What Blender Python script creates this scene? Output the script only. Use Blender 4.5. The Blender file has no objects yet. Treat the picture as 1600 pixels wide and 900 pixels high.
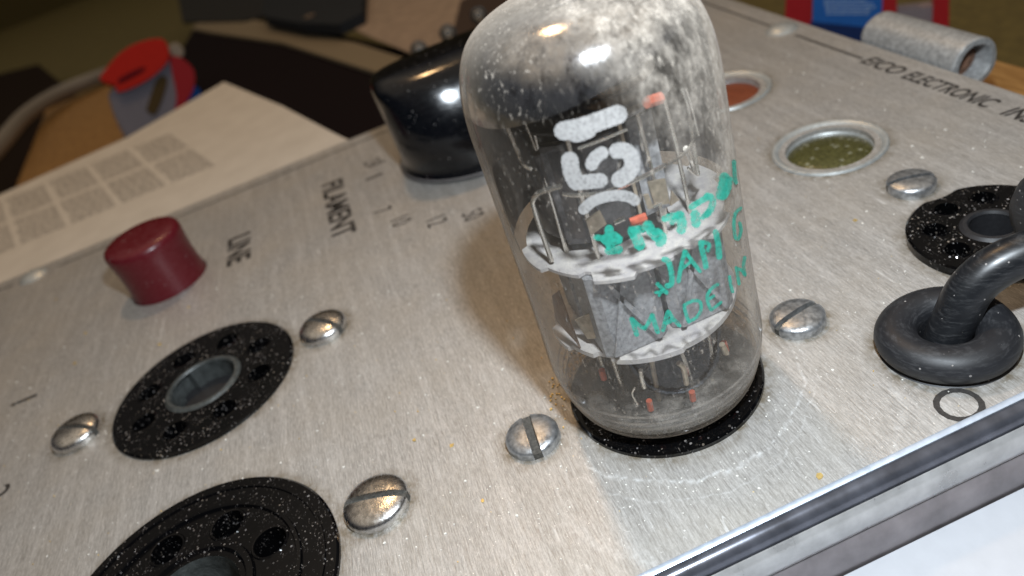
import bpy, bmesh, math, random
from mathutils import Vector, Matrix
random.seed(7)
PI = math.pi
sc = bpy.context.scene
col = sc.collection
S = 0.1                       # everything below is written in millimetres; 1 Blender unit = 1 cm
sc.unit_settings.system = 'METRIC'; sc.unit_settings.scale_length = 0.01

# ------------------------------------------------------------------ camera
FPX = 1199.58                 # focal length in pixels of a 1600 px wide picture
CAMP = Vector((61.13, -18.36, 60.81))
RIGHT = Vector((0.2845, 0.9136, -0.2904)); DOWN = Vector((0.4825, -0.3983, -0.7801)); FWD = Vector((-0.8284, 0.0818, -0.5542))
cd = bpy.data.cameras.new('camera'); cam = bpy.data.objects.new('camera', cd); col.objects.link(cam)
R3 = Matrix((RIGHT, -DOWN, -FWD)).transposed().to_quaternion().to_matrix()
cam.matrix_world = Matrix.Translation(CAMP * S) @ R3.to_4x4()
cd.sensor_width = 36.0; cd.lens = 36.0 * FPX / 1600.0
cd.clip_start = 0.05; cd.clip_end = 1000
cd.dof.use_dof = True; cd.dof.focus_distance = 7.6; cd.dof.aperture_fstop = 0.285; cd.dof.aperture_blades = 0
sc.camera = cam
sc.render.resolution_x = 1024; sc.render.resolution_y = 576

# ------------------------------------------------------------------ light
w = bpy.data.worlds.new('World'); sc.world = w; w.use_nodes = True
bg = w.node_tree.nodes['Background']; bg.inputs[1].default_value = 1.0      # dim room: tan ceiling, dark bluish lower half
_t = w.node_tree; _tc = _t.nodes.new('ShaderNodeTexCoord'); _sx = _t.nodes.new('ShaderNodeSeparateXYZ'); _r = _t.nodes.new('ShaderNodeValToRGB')
_nz = _t.nodes.new('ShaderNodeTexNoise'); _nz.inputs['Scale'].default_value = 1.7; _nz.inputs['Detail'].default_value = 2
_ad = _t.nodes.new('ShaderNodeMath'); _ad.operation = 'MULTIPLY_ADD'; _ad.inputs[1].default_value = .5; 
_t.links.new(_tc.outputs['Generated'], _sx.inputs[0]); _t.links.new(_tc.outputs['Generated'], _nz.inputs['Vector'])
_t.links.new(_nz.outputs['Fac'], _ad.inputs[0]); _t.links.new(_sx.outputs[2], _ad.inputs[2]); _t.links.new(_ad.outputs[0], _r.inputs[0]); _t.links.new(_r.outputs[0], bg.inputs[0])
_e = _r.color_ramp.elements; _e[0].position = .25; _e[0].color = (.006, .006, .008, 1); _e[1].position = 1.05; _e[1].color = (.34, .29, .23, 1)
_q = _e.new(.62); _q.color = (.022, .022, .027, 1); _q2 = _e.new(.86); _q2.color = (.15, .13, .105, 1)
FLASH_POS = Vector((43, -2, 89))
l = bpy.data.lights.new('phone_flash', 'POINT'); l.energy = 5500; l.color = (0.83, 0.92, 1.0); l.shadow_soft_size = 0.3
flash = bpy.data.objects.new('phone_flash', l); flash.location = FLASH_POS * S; col.objects.link(flash)
l = bpy.data.lights.new('room_lamp', 'AREA'); l.shape = 'DISK'; l.size = 3.4; l.energy = 3150; l.color = (1.0, 0.62, 0.30)
room = bpy.data.objects.new('room_lamp', l); room.location = Vector((-24, 1, 41)); col.objects.link(room)
room.rotation_euler = (-Vector(room.location)).to_track_quat('-Z', 'Y').to_euler()
sc.view_settings.view_transform = 'Standard'; sc.view_settings.look = 'None'; sc.view_settings.exposure = 0.12; sc.view_settings.gamma = 1
sc.render.engine = 'CYCLES'
sc.cycles.max_bounces = 10; sc.cycles.transparent_max_bounces = 24; sc.cycles.caustics_reflective = False; sc.cycles.caustics_refractive = False
sc.cycles.sample_clamp_indirect = 4

# ------------------------------------------------------------------ measuring helpers (photo reading -> place on a real surface)
def at(px, py, z=0.0):
    r = RIGHT * (px - 800) + DOWN * (py - 450) + FWD * FPX
    return CAMP + r * ((z - CAMP.z) / r.z)
def at_y(px, py, y):
    r = RIGHT * (px - 800) + DOWN * (py - 450) + FWD * FPX
    return CAMP + r * ((y - CAMP.y) / r.y)
def at_x(px, py, x):
    r = RIGHT * (px - 800) + DOWN * (py - 450) + FWD * FPX
    return CAMP + r * ((x - CAMP.x) / r.x)
def on_tube(px, py, rad, far=False):
    r = RIGHT * (px - 800) + DOWN * (py - 450) + FWD * FPX
    a = r.x**2 + r.y**2; b = 2 * (CAMP.x * r.x + CAMP.y * r.y); c = CAMP.x**2 + CAMP.y**2 - rad * rad
    D = b * b - 4 * a * c
    t = -b / 2 / a if D < 0 else (-b + (1 if far else -1) * D**0.5) / 2 / a
    return CAMP + r * t

# ------------------------------------------------------------------ mesh helpers
class MB:
    def __init__(s): s.v = []; s.f = []; s.sm = []
    def add(s, vs, fs, smooth=True):
        o = len(s.v); s.v += [Vector(x) for x in vs]
        for f in fs: s.f.append(tuple(i + o for i in f)); s.sm.append(smooth)
        return s
    def box(s, c, d, rot=None):
        c = Vector(c); d = Vector(d) / 2
        vs = [Vector((x * d.x, y * d.y, z * d.z)) for x in (-1, 1) for y in (-1, 1) for z in (-1, 1)]
        if rot: vs = [rot @ q for q in vs]
        return s.add([c + q for q in vs], [(0, 1, 3, 2), (4, 6, 7, 5), (0, 4, 5, 1), (2, 3, 7, 6), (0, 2, 6, 4), (1, 5, 7, 3)], False)
    def prism(s, poly, z0, z1, smooth_side=False):
        n = len(poly); vs = [(p[0], p[1], z0) for p in poly] + [(p[0], p[1], z1) for p in poly]
        s.add(vs, [tuple(range(n, 2 * n)), tuple(reversed(range(n)))], False)
        return s.add(vs, [(i, (i + 1) % n, n + (i + 1) % n, n + i) for i in range(n)], smooth_side)
    def slab(s, pts, th, direction=(0, 0, -1)):
        # polygon of 3D points given thickness along a direction
        d = Vector(direction).normalized() * th; n = len(pts); P = [Vector(p) for p in pts]
        vs = P + [p + d for p in P]
        fs = [tuple(range(n)), tuple(reversed(range(n, 2 * n)))] + [(i, n + i, n + (i + 1) % n, (i + 1) % n) for i in range(n)]
        return s.add(vs, fs, False)
    def lathe(s, prof, c=(0, 0, 0), seg=64, mat=None, smooth=True, a0=0, a1=2 * PI, rfun=None):
        c = Vector(c); full = abs(a1 - a0 - 2 * PI) < 1e-6; n = seg if full else seg + 1
        vs = []
        for r, z in prof:
            for i in range(n):
                a = a0 + (a1 - a0) * i / seg
                rr = r * (rfun(a, z) if rfun else 1)
                q = Vector((rr * math.cos(a), rr * math.sin(a), z))
                if mat: q = mat @ q
                vs.append(c + q)
        fs = []
        for j in range(len(prof) - 1):
            for i in range(seg):
                k = (i + 1) % n if full else i + 1
                fs.append((j * n + i, j * n + k, (j + 1) * n + k, (j + 1) * n + i))
        return s.add(vs, fs, smooth)
    def tube(s, path, r, seg=12, caps=True):
        P = [Vector(p) for p in path]; rs = r if isinstance(r, (list, tuple)) else [r] * len(P)
        up = None; vs = []
        for i, p in enumerate(P):
            t = (P[min(i + 1, len(P) - 1)] - P[max(i - 1, 0)]).normalized()
            if up is None:
                up = t.orthogonal().normalized()
            up = (up - t * up.dot(t)).normalized(); b = t.cross(up)
            for k in range(seg):
                a = 2 * PI * k / seg; vs.append(p + (up * math.cos(a) + b * math.sin(a)) * rs[i])
        fs = [(i * seg + k, i * seg + (k + 1) % seg, (i + 1) * seg + (k + 1) % seg, (i + 1) * seg + k) for i in range(len(P) - 1) for k in range(seg)]
        if caps: fs += [tuple(reversed(range(seg))), tuple(range((len(P) - 1) * seg, len(P) * seg))]
        return s.add(vs, fs, True)
    def build(s, name, mat, parent=None, sharp=35):
        o0 = origin(parent)
        me = bpy.data.meshes.new(name); me.from_pydata([(q - o0) * S for q in s.v], [], s.f); me.update()
        for p, sm in zip(me.polygons, s.sm): p.use_smooth = sm
        bm = bmesh.new(); bm.from_mesh(me); bmesh.ops.remove_doubles(bm, verts=bm.verts, dist=1e-5)
        bmesh.ops.recalc_face_normals(bm, faces=bm.faces)
        for e in bm.edges:
            if len(e.link_faces) == 2 and e.calc_face_angle(0) > math.radians(sharp): e.smooth = False
        bm.to_mesh(me); bm.free()
        me.materials.append(mat)
        o = bpy.data.objects.new(name, me); col.objects.link(o)
        if parent: o.parent = parent
        return o
def origin(p):
    o = Vector((0, 0, 0))
    while p is not None: o += Vector(p.location); p = p.parent
    return o / S
def thing(name, label, cat, loc=(0, 0, 0), group=None):
    o = bpy.data.objects.new(name, None); o.empty_display_size = 0.5; o.location = Vector(loc) * S; col.objects.link(o)
    o['label'] = label; o['category'] = cat
    if group: o['group'] = group
    return o
def tag(o, label, cat, group=None, kind=None):
    o['label'] = label; o['category'] = cat
    if group: o['group'] = group
    if kind: o['kind'] = kind
    return o
def smooth_path(pts, n=6):
    P = [Vector(p) for p in pts]; out = []
    for i in range(len(P) - 1):
        p0 = P[max(i - 1, 0)]; p1 = P[i]; p2 = P[i + 1]; p3 = P[min(i + 2, len(P) - 1)]
        for k in range(n):
            t = k / n
            out.append(0.5 * ((2 * p1) + (p2 - p0) * t + (2 * p0 - 5 * p1 + 4 * p2 - p3) * t * t + (3 * p1 - p0 - 3 * p2 + p3) * t**3))
    out.append(P[-1]); return out

# ------------------------------------------------------------------ materials
class NT:
    def __init__(s, name):
        s.m = bpy.data.materials.new(name); s.m.use_nodes = True; s.t = s.m.node_tree; s.t.nodes.clear()
        s.out = s.t.nodes.new('ShaderNodeOutputMaterial')
    def n(s, kind, **kw):
        nd = s.t.nodes.new('ShaderNode' + kind)
        for k, v in kw.items():
            if k.startswith('_'): setattr(nd, k[1:], v)
            else:
                key = k.replace('__', ' ')
                nd.inputs[int(key[1:]) if key[0] == 'i' and key[1:].isdigit() else key].default_value = v
        return nd
    def l(s, a, b): s.t.links.new(a, b)
    def coords(s, scale=(1, 1, 1), rot=(0, 0, 0)):
        tc = s.n('TexCoord'); mp = s.n('Mapping'); mp.inputs['Scale'].default_value = scale; mp.inputs['Rotation'].default_value = rot
        s.l(tc.outputs['Object'], mp.inputs[0]); return mp.outputs[0]
    def noise(s, vec, scale, detail=4, rough=0.55):
        nd = s.n('TexNoise', Scale=scale, Detail=detail, Roughness=rough); s.l(vec, nd.inputs['Vector']); return nd.outputs['Fac']
    def ramp(s, src, stops):
        r = s.n('ValToRGB'); e = r.color_ramp.elements
        while len(e) > 1: e.remove(e[0])
        e[0].position = stops[0][0]; e[0].color = c4(stops[0][1])
        for p, c in stops[1:]:
            q = e.new(p); q.color = c4(c)
        s.l(src, r.inputs[0]); return r.outputs[0]
    def math(s, op, a, b=None, c=None):
        nd = s.n('Math', _operation=op)
        for i, x in enumerate((a, b, c)):
            if x is None: continue
            if isinstance(x, (int, float)): nd.inputs[i].default_value = x
            else: s.l(x, nd.inputs[i])
        return nd.outputs[0]
    def mix(s, fac, a, b):
        nd = s.n('Mix', _data_type='RGBA')
        for i, x in ((0, fac), (6, a), (7, b)):
            if isinstance(x, (int, float)): nd.inputs[i].default_value = x
            elif isinstance(x, (tuple, list)): nd.inputs[i].default_value = c4(x)
            else: s.l(x, nd.inputs[i])
        return nd.outputs[2]
    def bump(s, h, strength=0.3, dist=0.01):
        b = s.n('Bump', Strength=strength, Distance=dist); s.l(h, b.inputs['Height']); return b.outputs[0]
    def principled(s, color=(.5, .5, .5), rough=.5, metal=0., normal=None, **kw):
        p = s.n('BsdfPrincipled')
        for key, v in (('Base Color', color), ('Roughness', rough), ('Metallic', metal)):
            if isinstance(v, (int, float)): p.inputs[key].default_value = v
            elif isinstance(v, (tuple, list)): p.inputs[key].default_value = c4(v)
            else: s.l(v, p.inputs[key])
        if normal is not None: s.l(normal, p.inputs['Normal'])
        for k, v in kw.items(): p.inputs[k.replace('__', ' ')].default_value = v
        s.l(p.outputs[0], s.out.inputs[0]); return p
def c4(c):
    if isinstance(c, (int, float)): return (c, c, c, 1)
    return tuple(c) + (1,) if len(c) == 3 else tuple(c)

def simple(name, color, rough=.5, metal=0., bump=0., scale=20, var=0.15, **kw):
    m = NT(name); v = m.coords()
    n = m.noise(v, scale, 5)
    dark = tuple(c * (1 - var) for c in color); light = tuple(min(1, c * (1 + var)) for c in color)
    c = m.ramp(n, [(.3, dark), (.7, light)])
    r = m.math('MULTIPLY_ADD', n, .2, rough - .1)
    m.principled(c, r, metal, m.bump(m.noise(v, scale * 3, 4), bump) if bump else None, **kw)
    return m.m

def mat_panel():
    m = NT('brushed_aluminium')
    v = m.coords()
    streak = m.noise(m.coords((.8, 13, 8)), 3.0, 7, .7)
    streak2 = m.noise(m.coords((3.6, 27, 8), (0, 0, .03)), 2.2, 4, .75)
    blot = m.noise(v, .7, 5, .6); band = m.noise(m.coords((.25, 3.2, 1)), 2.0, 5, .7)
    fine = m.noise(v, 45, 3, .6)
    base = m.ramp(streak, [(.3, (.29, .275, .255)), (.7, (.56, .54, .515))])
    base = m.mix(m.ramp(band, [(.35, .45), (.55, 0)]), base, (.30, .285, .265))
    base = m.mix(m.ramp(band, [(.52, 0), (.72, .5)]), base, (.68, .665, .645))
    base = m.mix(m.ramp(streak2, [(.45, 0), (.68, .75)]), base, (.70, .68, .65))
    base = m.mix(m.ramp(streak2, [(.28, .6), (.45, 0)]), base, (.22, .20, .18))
    base = m.mix(m.ramp(blot, [(.42, 0), (.75, .4)]), base, (.42, .37, .30))
    base = m.mix(m.ramp(fine, [(.35, .35), (.5, 0)]), base, (.30, .27, .24))
    # dust and nicks
    for sc_, th, colr, seed in ((16, .075, (.85, .83, .78), 0), (30, .085, (.9, .88, .84), 3), (9, .045, (.75, .60, .33), 7), (11, .035, (.10, .07, .05), 11)):
        vo = m.n('TexVoronoi', Scale=sc_, Randomness=1.0)
        wrp = m.n('VectorMath', _operation='ADD'); wrp.inputs[1].default_value = (seed, seed * 1.7, 0)
        nn = m.n('TexNoise', Scale=60.0); m.l(v, nn.inputs['Vector'])
        sc2 = m.n('VectorMath', _operation='SCALE'); m.l(nn.outputs['Color'], sc2.inputs[0]); sc2.inputs['Scale'].default_value = .03
        m.l(v, wrp.inputs[0]); a2 = m.n('VectorMath', _operation='ADD'); m.l(wrp.outputs[0], a2.inputs[0]); m.l(sc2.outputs[0], a2.inputs[1])
        m.l(a2.outputs[0], vo.inputs['Vector'])
        sep = m.n('SeparateColor'); m.l(vo.outputs['Color'], sep.inputs[0])
        rad = m.math('MULTIPLY', m.math('POWER', sep.outputs[0], 2.2), th * 2.0)
        mask = m.ramp(m.math('SUBTRACT', rad, vo.outputs['Distance']), [(.0, 0), (.018, 1)])
        keep = m.math('GREATER_THAN', sep.outputs[1], .45)
        base = m.mix(m.math('MULTIPLY', mask, keep), base, colr)
    # scratches: thin distorted lines
    for k, (rz, dens) in enumerate(((.35, .012), (-.8, .010), (1.2, .008))):
        wv = m.n('TexNoise', Scale=1.0, Detail=1.0); m.l(m.coords((.6 + k * .3, 7, 1), (0, 0, rz)), wv.inputs['Vector'])
        ab = m.math('ABSOLUTE', m.math('SUBTRACT', wv.outputs['Fac'], .5 + .06 * k))
        gate = m.ramp(m.noise(v, 1.6 + k, 2), [(.50, 0), (.60, 1)])
        sm = m.math('MULTIPLY', m.math('LESS_THAN', ab, dens * .22), gate)
        base = m.mix(m.math('MULTIPLY', sm, .55), base, (.80, .79, .77))
    # ring scuffs round the tube socket, with glass caustics painted in as pale arcs
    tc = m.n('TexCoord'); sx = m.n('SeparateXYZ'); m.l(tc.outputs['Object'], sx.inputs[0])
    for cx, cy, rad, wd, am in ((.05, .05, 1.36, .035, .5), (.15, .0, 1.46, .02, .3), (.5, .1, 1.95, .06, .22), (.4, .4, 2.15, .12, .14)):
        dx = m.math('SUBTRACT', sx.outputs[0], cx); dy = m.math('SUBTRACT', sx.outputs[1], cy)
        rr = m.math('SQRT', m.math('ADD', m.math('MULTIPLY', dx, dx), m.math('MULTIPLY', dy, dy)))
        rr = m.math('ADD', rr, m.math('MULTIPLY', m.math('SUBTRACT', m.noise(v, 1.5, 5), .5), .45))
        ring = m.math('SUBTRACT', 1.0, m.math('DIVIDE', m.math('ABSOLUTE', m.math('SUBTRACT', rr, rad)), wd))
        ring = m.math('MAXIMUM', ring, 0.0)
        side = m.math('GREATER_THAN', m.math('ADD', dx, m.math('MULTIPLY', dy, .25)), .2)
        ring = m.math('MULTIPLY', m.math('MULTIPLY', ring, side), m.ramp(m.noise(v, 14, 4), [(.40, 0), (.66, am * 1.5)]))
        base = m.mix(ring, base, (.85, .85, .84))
    for cx, cy, rad in ((-.04, -1.6, .31), (0, 1.69, .31), (-1.39, 4.31, .31), (-.1, -3.43, .38), (-3.98, -7.58, .38), (-3.96, -3.72, .38), (1.16, 2.62, .66), (-3.03, 4.25, .81), (-6.06, 4.26, .81), (0, 0, 1.08), (-3.86, -5.62, 1.4), (.11, -5.56, 1.66), (0, 4.25, .9)):
        dx = m.math('SUBTRACT', sx.outputs[0], cx); dy = m.math('SUBTRACT', sx.outputs[1], cy)
        rr = m.math('SQRT', m.math('ADD', m.math('MULTIPLY', dx, dx), m.math('MULTIPLY', dy, dy)))
        g_ = m.math('SUBTRACT', 1.0, m.math('DIVIDE', m.math('ABSOLUTE', m.math('SUBTRACT', rr, rad)), .16))
        g_ = m.math('MULTIPLY', m.math('MAXIMUM', g_, 0.0), m.ramp(m.noise(v, 7, 5, .7), [(.38, .1), (.62, .95)]))
        base = m.mix(g_, base, (.19, .155, .105))
    h = m.math('ADD', m.math('MULTIPLY', streak, 1.0), m.math('MULTIPLY', streak2, .8))
    rough = m.math('MULTIPLY_ADD', blot, .35, m.math('MULTIPLY_ADD', streak, .3, .12))
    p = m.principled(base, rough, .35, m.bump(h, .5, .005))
    return m.m

def mat_glass():
    m = NT('dusty_tube_glass'); v = m.coords()
    tc = m.n('TexCoord'); sx = m.n('SeparateXYZ'); m.l(tc.outputs['Object'], sx.inputs[0])
    tr = m.n('BsdfTransparent'); tr.inputs[0].default_value = (.90, .885, .86, 1)
    gl = m.n('BsdfGlossy', Roughness=.035); gl.inputs[0].default_value = (1, 1, 1, 1)
    lw = m.n('LayerWeight', Blend=.5)
    schl = m.math('MULTIPLY_ADD', m.math('POWER', lw.outputs['Facing'], 5.0), .9, .045)
    nb = m.bump(m.noise(m.coords((1, 1, .4)), 6, 3), .12, .02)
    m.l(nb, gl.inputs['Normal'])
    a = m.n('MixShader'); m.l(m.math('MINIMUM', schl, .8), a.inputs[0]); m.l(tr.outputs[0], a.inputs[1]); m.l(gl.outputs[0], a.inputs[2])
    # dust film with painted beige haze: thin all over, dense where seen along the wall, blotchy on the upper right of the bulb
    df = m.n('BsdfDiffuse')
    edge = m.math('MULTIPLY', m.math('POWER', lw.outputs['Facing'], 3.0), .66)
    hz_ = m.n('MapRange'); m.l(sx.outputs[2], hz_.inputs['Value']); hz_.inputs['From Min'].default_value = 3.9; hz_.inputs['From Max'].default_value = 2.6; hz_.inputs['To Min'].default_value = .004; hz_.inputs['To Max'].default_value = .035
    big = m.noise(m.coords((1, 1, .55)), 5.5, 8, .75)
    grit = m.noise(m.coords((1, 1, .6)), 26, 4, .7)
    # grime sits on the +Y shoulder of the bulb and over the crown
    patch = m.ramp(m.math('ADD', m.math('MULTIPLY', sx.outputs[1], .85), m.math('MULTIPLY', m.math('SUBTRACT', sx.outputs[2], 3.2), .40)), [(.05, 0), (.45, 1)])
    crown = m.ramp(sx.outputs[2], [(.0, 0), (1.0, 0)])
    zc = m.n('MapRange'); m.l(sx.outputs[2], zc.inputs['Value']); zc.inputs['From Min'].default_value = 4.08; zc.inputs['From Max'].default_value = 4.28
    patch = m.math('MAXIMUM', patch, m.math('MULTIPLY', zc.outputs[0], .16))
    blotch = m.math('MULTIPLY', m.math('MULTIPLY', m.ramp(big, [(.38, .10), (.64, .85)]), patch), m.ramp(grit, [(.25, .45), (.65, .95)]))
    spn = m.noise(m.coords((1, 1, .5)), 30, 3, .6)
    specks = m.math('MULTIPLY', m.ramp(spn, [(.60, 0), (.68, .5)]), m.ramp(m.noise(v, 2.0, 2), [(.4, .08), (.62, .8)]))
    zl = m.n('MapRange'); m.l(sx.outputs[2], zl.inputs['Value']); zl.inputs['From Min'].default_value = 1.2; zl.inputs['From Max'].default_value = .2; zl.inputs['To Min'].default_value = .0; zl.inputs['To Max'].default_value = .12
    low = m.math('MULTIPLY', zl.outputs[0], grit)
    fac = m.math('ADD', m.math('ADD', m.math('ADD', edge, hz_.outputs[0]), m.math('MULTIPLY', blotch, .72)), m.math('ADD', specks, low))
    fac = m.math('MINIMUM', fac, .9)
    m.l(m.mix(grit, (.35, .295, .24), (.75, .67, .58)), df.inputs[0])
    b = m.n('MixShader'); m.l(fac, b.inputs[0]); m.l(a.outputs[0], b.inputs[1]); m.l(df.outputs[0], b.inputs[2])
    m.l(b.outputs[0], m.out.inputs[0])
    return m.m

def mat_mirror():
    m = NT('silver_getter_mirror'); v = m.coords()
    n = m.noise(m.coords((1, 1, .5)), 9, 8, .7); g = m.noise(v, 30, 3, .6)
    c = m.ramp(n, [(.36, (.16, .15, .16)), (.47, (.62, .63, .67)), (.68, (.90, .88, .88))])
    m.principled(c, m.math('MULTIPLY_ADD', g, .14, .055), .98, m.bump(n, .10, .02))
    return m.m

def mat_mica():
    m = NT('mica'); v = m.coords()
    n = m.noise(v, 9, 6, .7)
    p = m.principled(m.ramp(n, [(.3, (.52, .50, .53)), (.7, (.78, .75, .71))]), m.math('MULTIPLY_ADD', n, .3, .2), .05, m.bump(n, .05, .01))
    a = m.n('BsdfTransparent'); a.inputs[0].default_value = (.9, .88, .86, 1)
    x = m.n('MixShader'); m.l(m.math('MULTIPLY_ADD', n, .3, .78), x.inputs[0]); m.l(a.outputs[0], x.inputs[1]); m.l(p.outputs[0], x.inputs[2]); m.l(x.outputs[0], m.out.inputs[0])
    return m.m

def mat_bakelite(name='black_phenolic', dust=.8, color=(.002, .002, .0023)):
    m = NT(name); v = m.coords()
    g = m.noise(v, 34, 3, .65); d = m.noise(v, 2.6, 4, .6)
    vo = m.n('TexVoronoi', Scale=34.0); m.l(v, vo.inputs['Vector'])
    sep = m.n('SeparateColor'); m.l(vo.outputs['Color'], sep.inputs[0])
    fleck = m.math('LESS_THAN', vo.outputs['Distance'], m.math('MULTIPLY', m.math('POWER', sep.outputs[0], 7.0), .5))
    fl2 = m.math('MULTIPLY', m.ramp(m.noise(m.coords((1, 2.2, 1), (0, 0, .6)), 24, 3, .6), [(.60, 0), (.67, .75)]), m.ramp(m.noise(v, 5, 4, .7), [(.47, 0), (.6, 1)]))
    f = m.math('MULTIPLY', m.math('MAXIMUM', fleck, fl2), m.ramp(d, [(.38, dust * .12), (.62, dust)]))
    c = m.mix(f, color, m.mix(sep.outputs[1], (.36, .30, .24), (.55, .52, .52)))
    m.principled(c, m.math('MULTIPLY_ADD', f, .5, .06), 0, m.bump(m.noise(v, 6, 2), .12, .01), Specular__IOR__Level=.35)
    return m.m

M = {}
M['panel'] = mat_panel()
M['glass'] = mat_glass()
M['mirror'] = mat_mirror()
M['mica'] = mat_mica()
_g = NT('ridge_streak_glass'); _gl = _g.n('BsdfGlossy', Roughness=.12); _tr = _g.n('BsdfTransparent'); _df = _g.n('BsdfDiffuse'); _df.inputs[0].default_value = (.7, .66, .62, 1)
_m1 = _g.n('MixShader'); _m1.inputs[0].default_value = .35; _g.l(_gl.outputs[0], _m1.inputs[1]); _g.l(_df.outputs[0], _m1.inputs[2])
_m2 = _g.n('MixShader'); _g.l(_g.ramp(_g.noise(_g.coords(), 9, 4, .7), [(.34, .2), (.6, .85)]), _m2.inputs[0]); _g.l(_tr.outputs[0], _m2.inputs[1]); _g.l(_m1.outputs[0], _m2.inputs[2]); _g.l(_m2.outputs[0], _g.out.inputs[0]); M['glass_streak'] = _g.m
M['bakelite'] = mat_bakelite()
M['bakelite_clean'] = mat_bakelite('glossy_black_phenolic', .45)
M['knob_black'] = simple('glossy_black_plastic', (.003, .0035, .005), .12, 0, .0, 30, .2)
def dusty_plastic(name, color, rough, amt):
    m = NT(name); v = m.coords(); n = m.noise(v, 30, 3, .6); w_ = m.noise(m.coords((1, 1, 6), (.4, .2, 0)), 7, 5, .75)
    vo = m.n('TexVoronoi', Scale=17.0); m.l(v, vo.inputs['Vector']); sp = m.n('SeparateColor'); m.l(vo.outputs['Color'], sp.inputs[0])
    fl = m.math('LESS_THAN', vo.outputs['Distance'], m.math('MULTIPLY', m.math('POWER', sp.outputs[0], 6.0), .22))
    sm = m.ramp(w_, [(.5, 0), (.72, amt)])
    c = m.mix(m.math('MULTIPLY', fl, .6), m.mix(sm, color, tuple(min(1, x * 1.2 + .035) for x in color)), (.45, .42, .40))
    m.principled(c, m.math('ADD', m.math('MULTIPLY_ADD', w_, .3, rough - .1), m.math('MULTIPLY', fl, .4)), 0, m.bump(n, .02, .01)); return m.m
M['knob_red'] = simple('dark_red_plastic', (.125, .007, .013), .26, 0, .03, 30, .12)
M['ink'] = simple('black_ink', (.035, .032, .03), .55, 0, 0, 40, .4)
M['nickel'] = simple('nickel_plated_steel', (.74, .73, .72), .27, 1, .25, 18, .3)
M['zinc'] = simple('dull_zinc', (.44, .45, .46), .34, .8, .35, 16, .4)
M['slot_dark'] = simple('dark_slot_floor', (.09, .085, .075), .8, .2, .5, 30, .5)  # darker, rougher tone for the screw slot floors
M['bezel'] = simple('lamp_bezel_metal', (.50, .52, .51), .45, .5, .1, 12, .15)
M['rubber'] = simple('black_rubber', (.020, .021, .026), .36, 0, .5, 22, .35)
M['rubber_cord'] = simple('black_cord_rubber', (.018, .019, .022), .26, 0, .35, 26, .3)
def worn_ink(name, c0_, c1_, lo, hi, fine=40):
    m = NT(name); v = m.coords(); n1 = m.noise(v, fine, 3, .6); n2 = m.noise(v, 7, 4, .6)
    p = m.principled(m.ramp(n1, [(.3, c0_), (.7, c1_)]), .75)
    t = m.n('BsdfTransparent'); x = m.n('MixShader')
    m.l(m.ramp(m.math('MULTIPLY_ADD', n1, .55, m.math('MULTIPLY', n2, .5)), [(.34, lo), (.52, hi)]), x.inputs[0])
    m.l(t.outputs[0], x.inputs[1]); m.l(p.outputs[0], x.inputs[2]); m.l(x.outputs[0], m.out.inputs[0]); return m.m
M['white_ink'] = worn_ink('white_tube_print', (.31, .30, .29), (.44, .425, .41), .55, .92)
M['green_ink'] = worn_ink('green_tube_print', (.015, .30, .21), (.03, .50, .36), .35, .78, 26)
M['plate'] = simple('grey_anode_plate', (.36, .365, .385), .5, .2, .3, 22, .4)
M['wire'] = simple('bright_nickel_wire', (.72, .68, .62), .25, .9, 0, 30, .1)
M['tan_metal'] = simple('tan_metal_strip', (.50, .42, .32), .4, .6, .2, 14, .3)
M['copper'] = simple('red_reflection_wire', (.60, .13, .07), .4, .2, 0, 20, .2)
M['brownfilm'] = simple('brown_strap_metal', (.20, .13, .09), .35, .6, .2, 10, .3)
M['socket_floor'] = simple('dark_socket_well', (.02, .02, .022), .5)
M['pewter'] = simple('grey_center_shield', (.075, .082, .08), .4, .2, .8, 10, .4)
M['contact'] = simple('socket_contact', (.12, .115, .105), .4, .6, .2, 20, .3)
M['case'] = simple('grey_case_paint', (.10, .10, .10), .5)
M['trim_lip'] = simple('pale_lip_reflection', (.66, .74, .86), .35, .5, .05, 10, .1)  # trim tones hold the reflections of each chrome facet
M['trim_dark'] = simple('dark_trim_reflection', (.13, .135, .16), .24, .6, .06, 3, .35)
M['trim_light'] = simple('pale_rail_reflection', (.50, .495, .49), .3, .4, .05, 4, .2)
M['trim_grey'] = simple('grey_side_reflection', (.26, .235, .24), .35, .4, .05, 3, .25)

M['knob_red'] = dusty_plastic('worn_dark_red_plastic', (.125, .007, .013), .26, .7)
M['knob_black'] = dusty_plastic('worn_glossy_black_plastic', (.003, .0035, .005), .10, .35)
M['rubber_cord'] = dusty_plastic('scuffed_cord_rubber', (.010, .011, .013), .30, 1.0)
M['rubber'] = dusty_plastic('scuffed_black_rubber', (.014, .0145, .017), .46, 1.0)

# ================================================================== the tube tester
tester = thing('tube_tester', 'brushed aluminium panel of an old tube tester with sockets, knobs and black lettering', 'tube tester')

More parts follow.
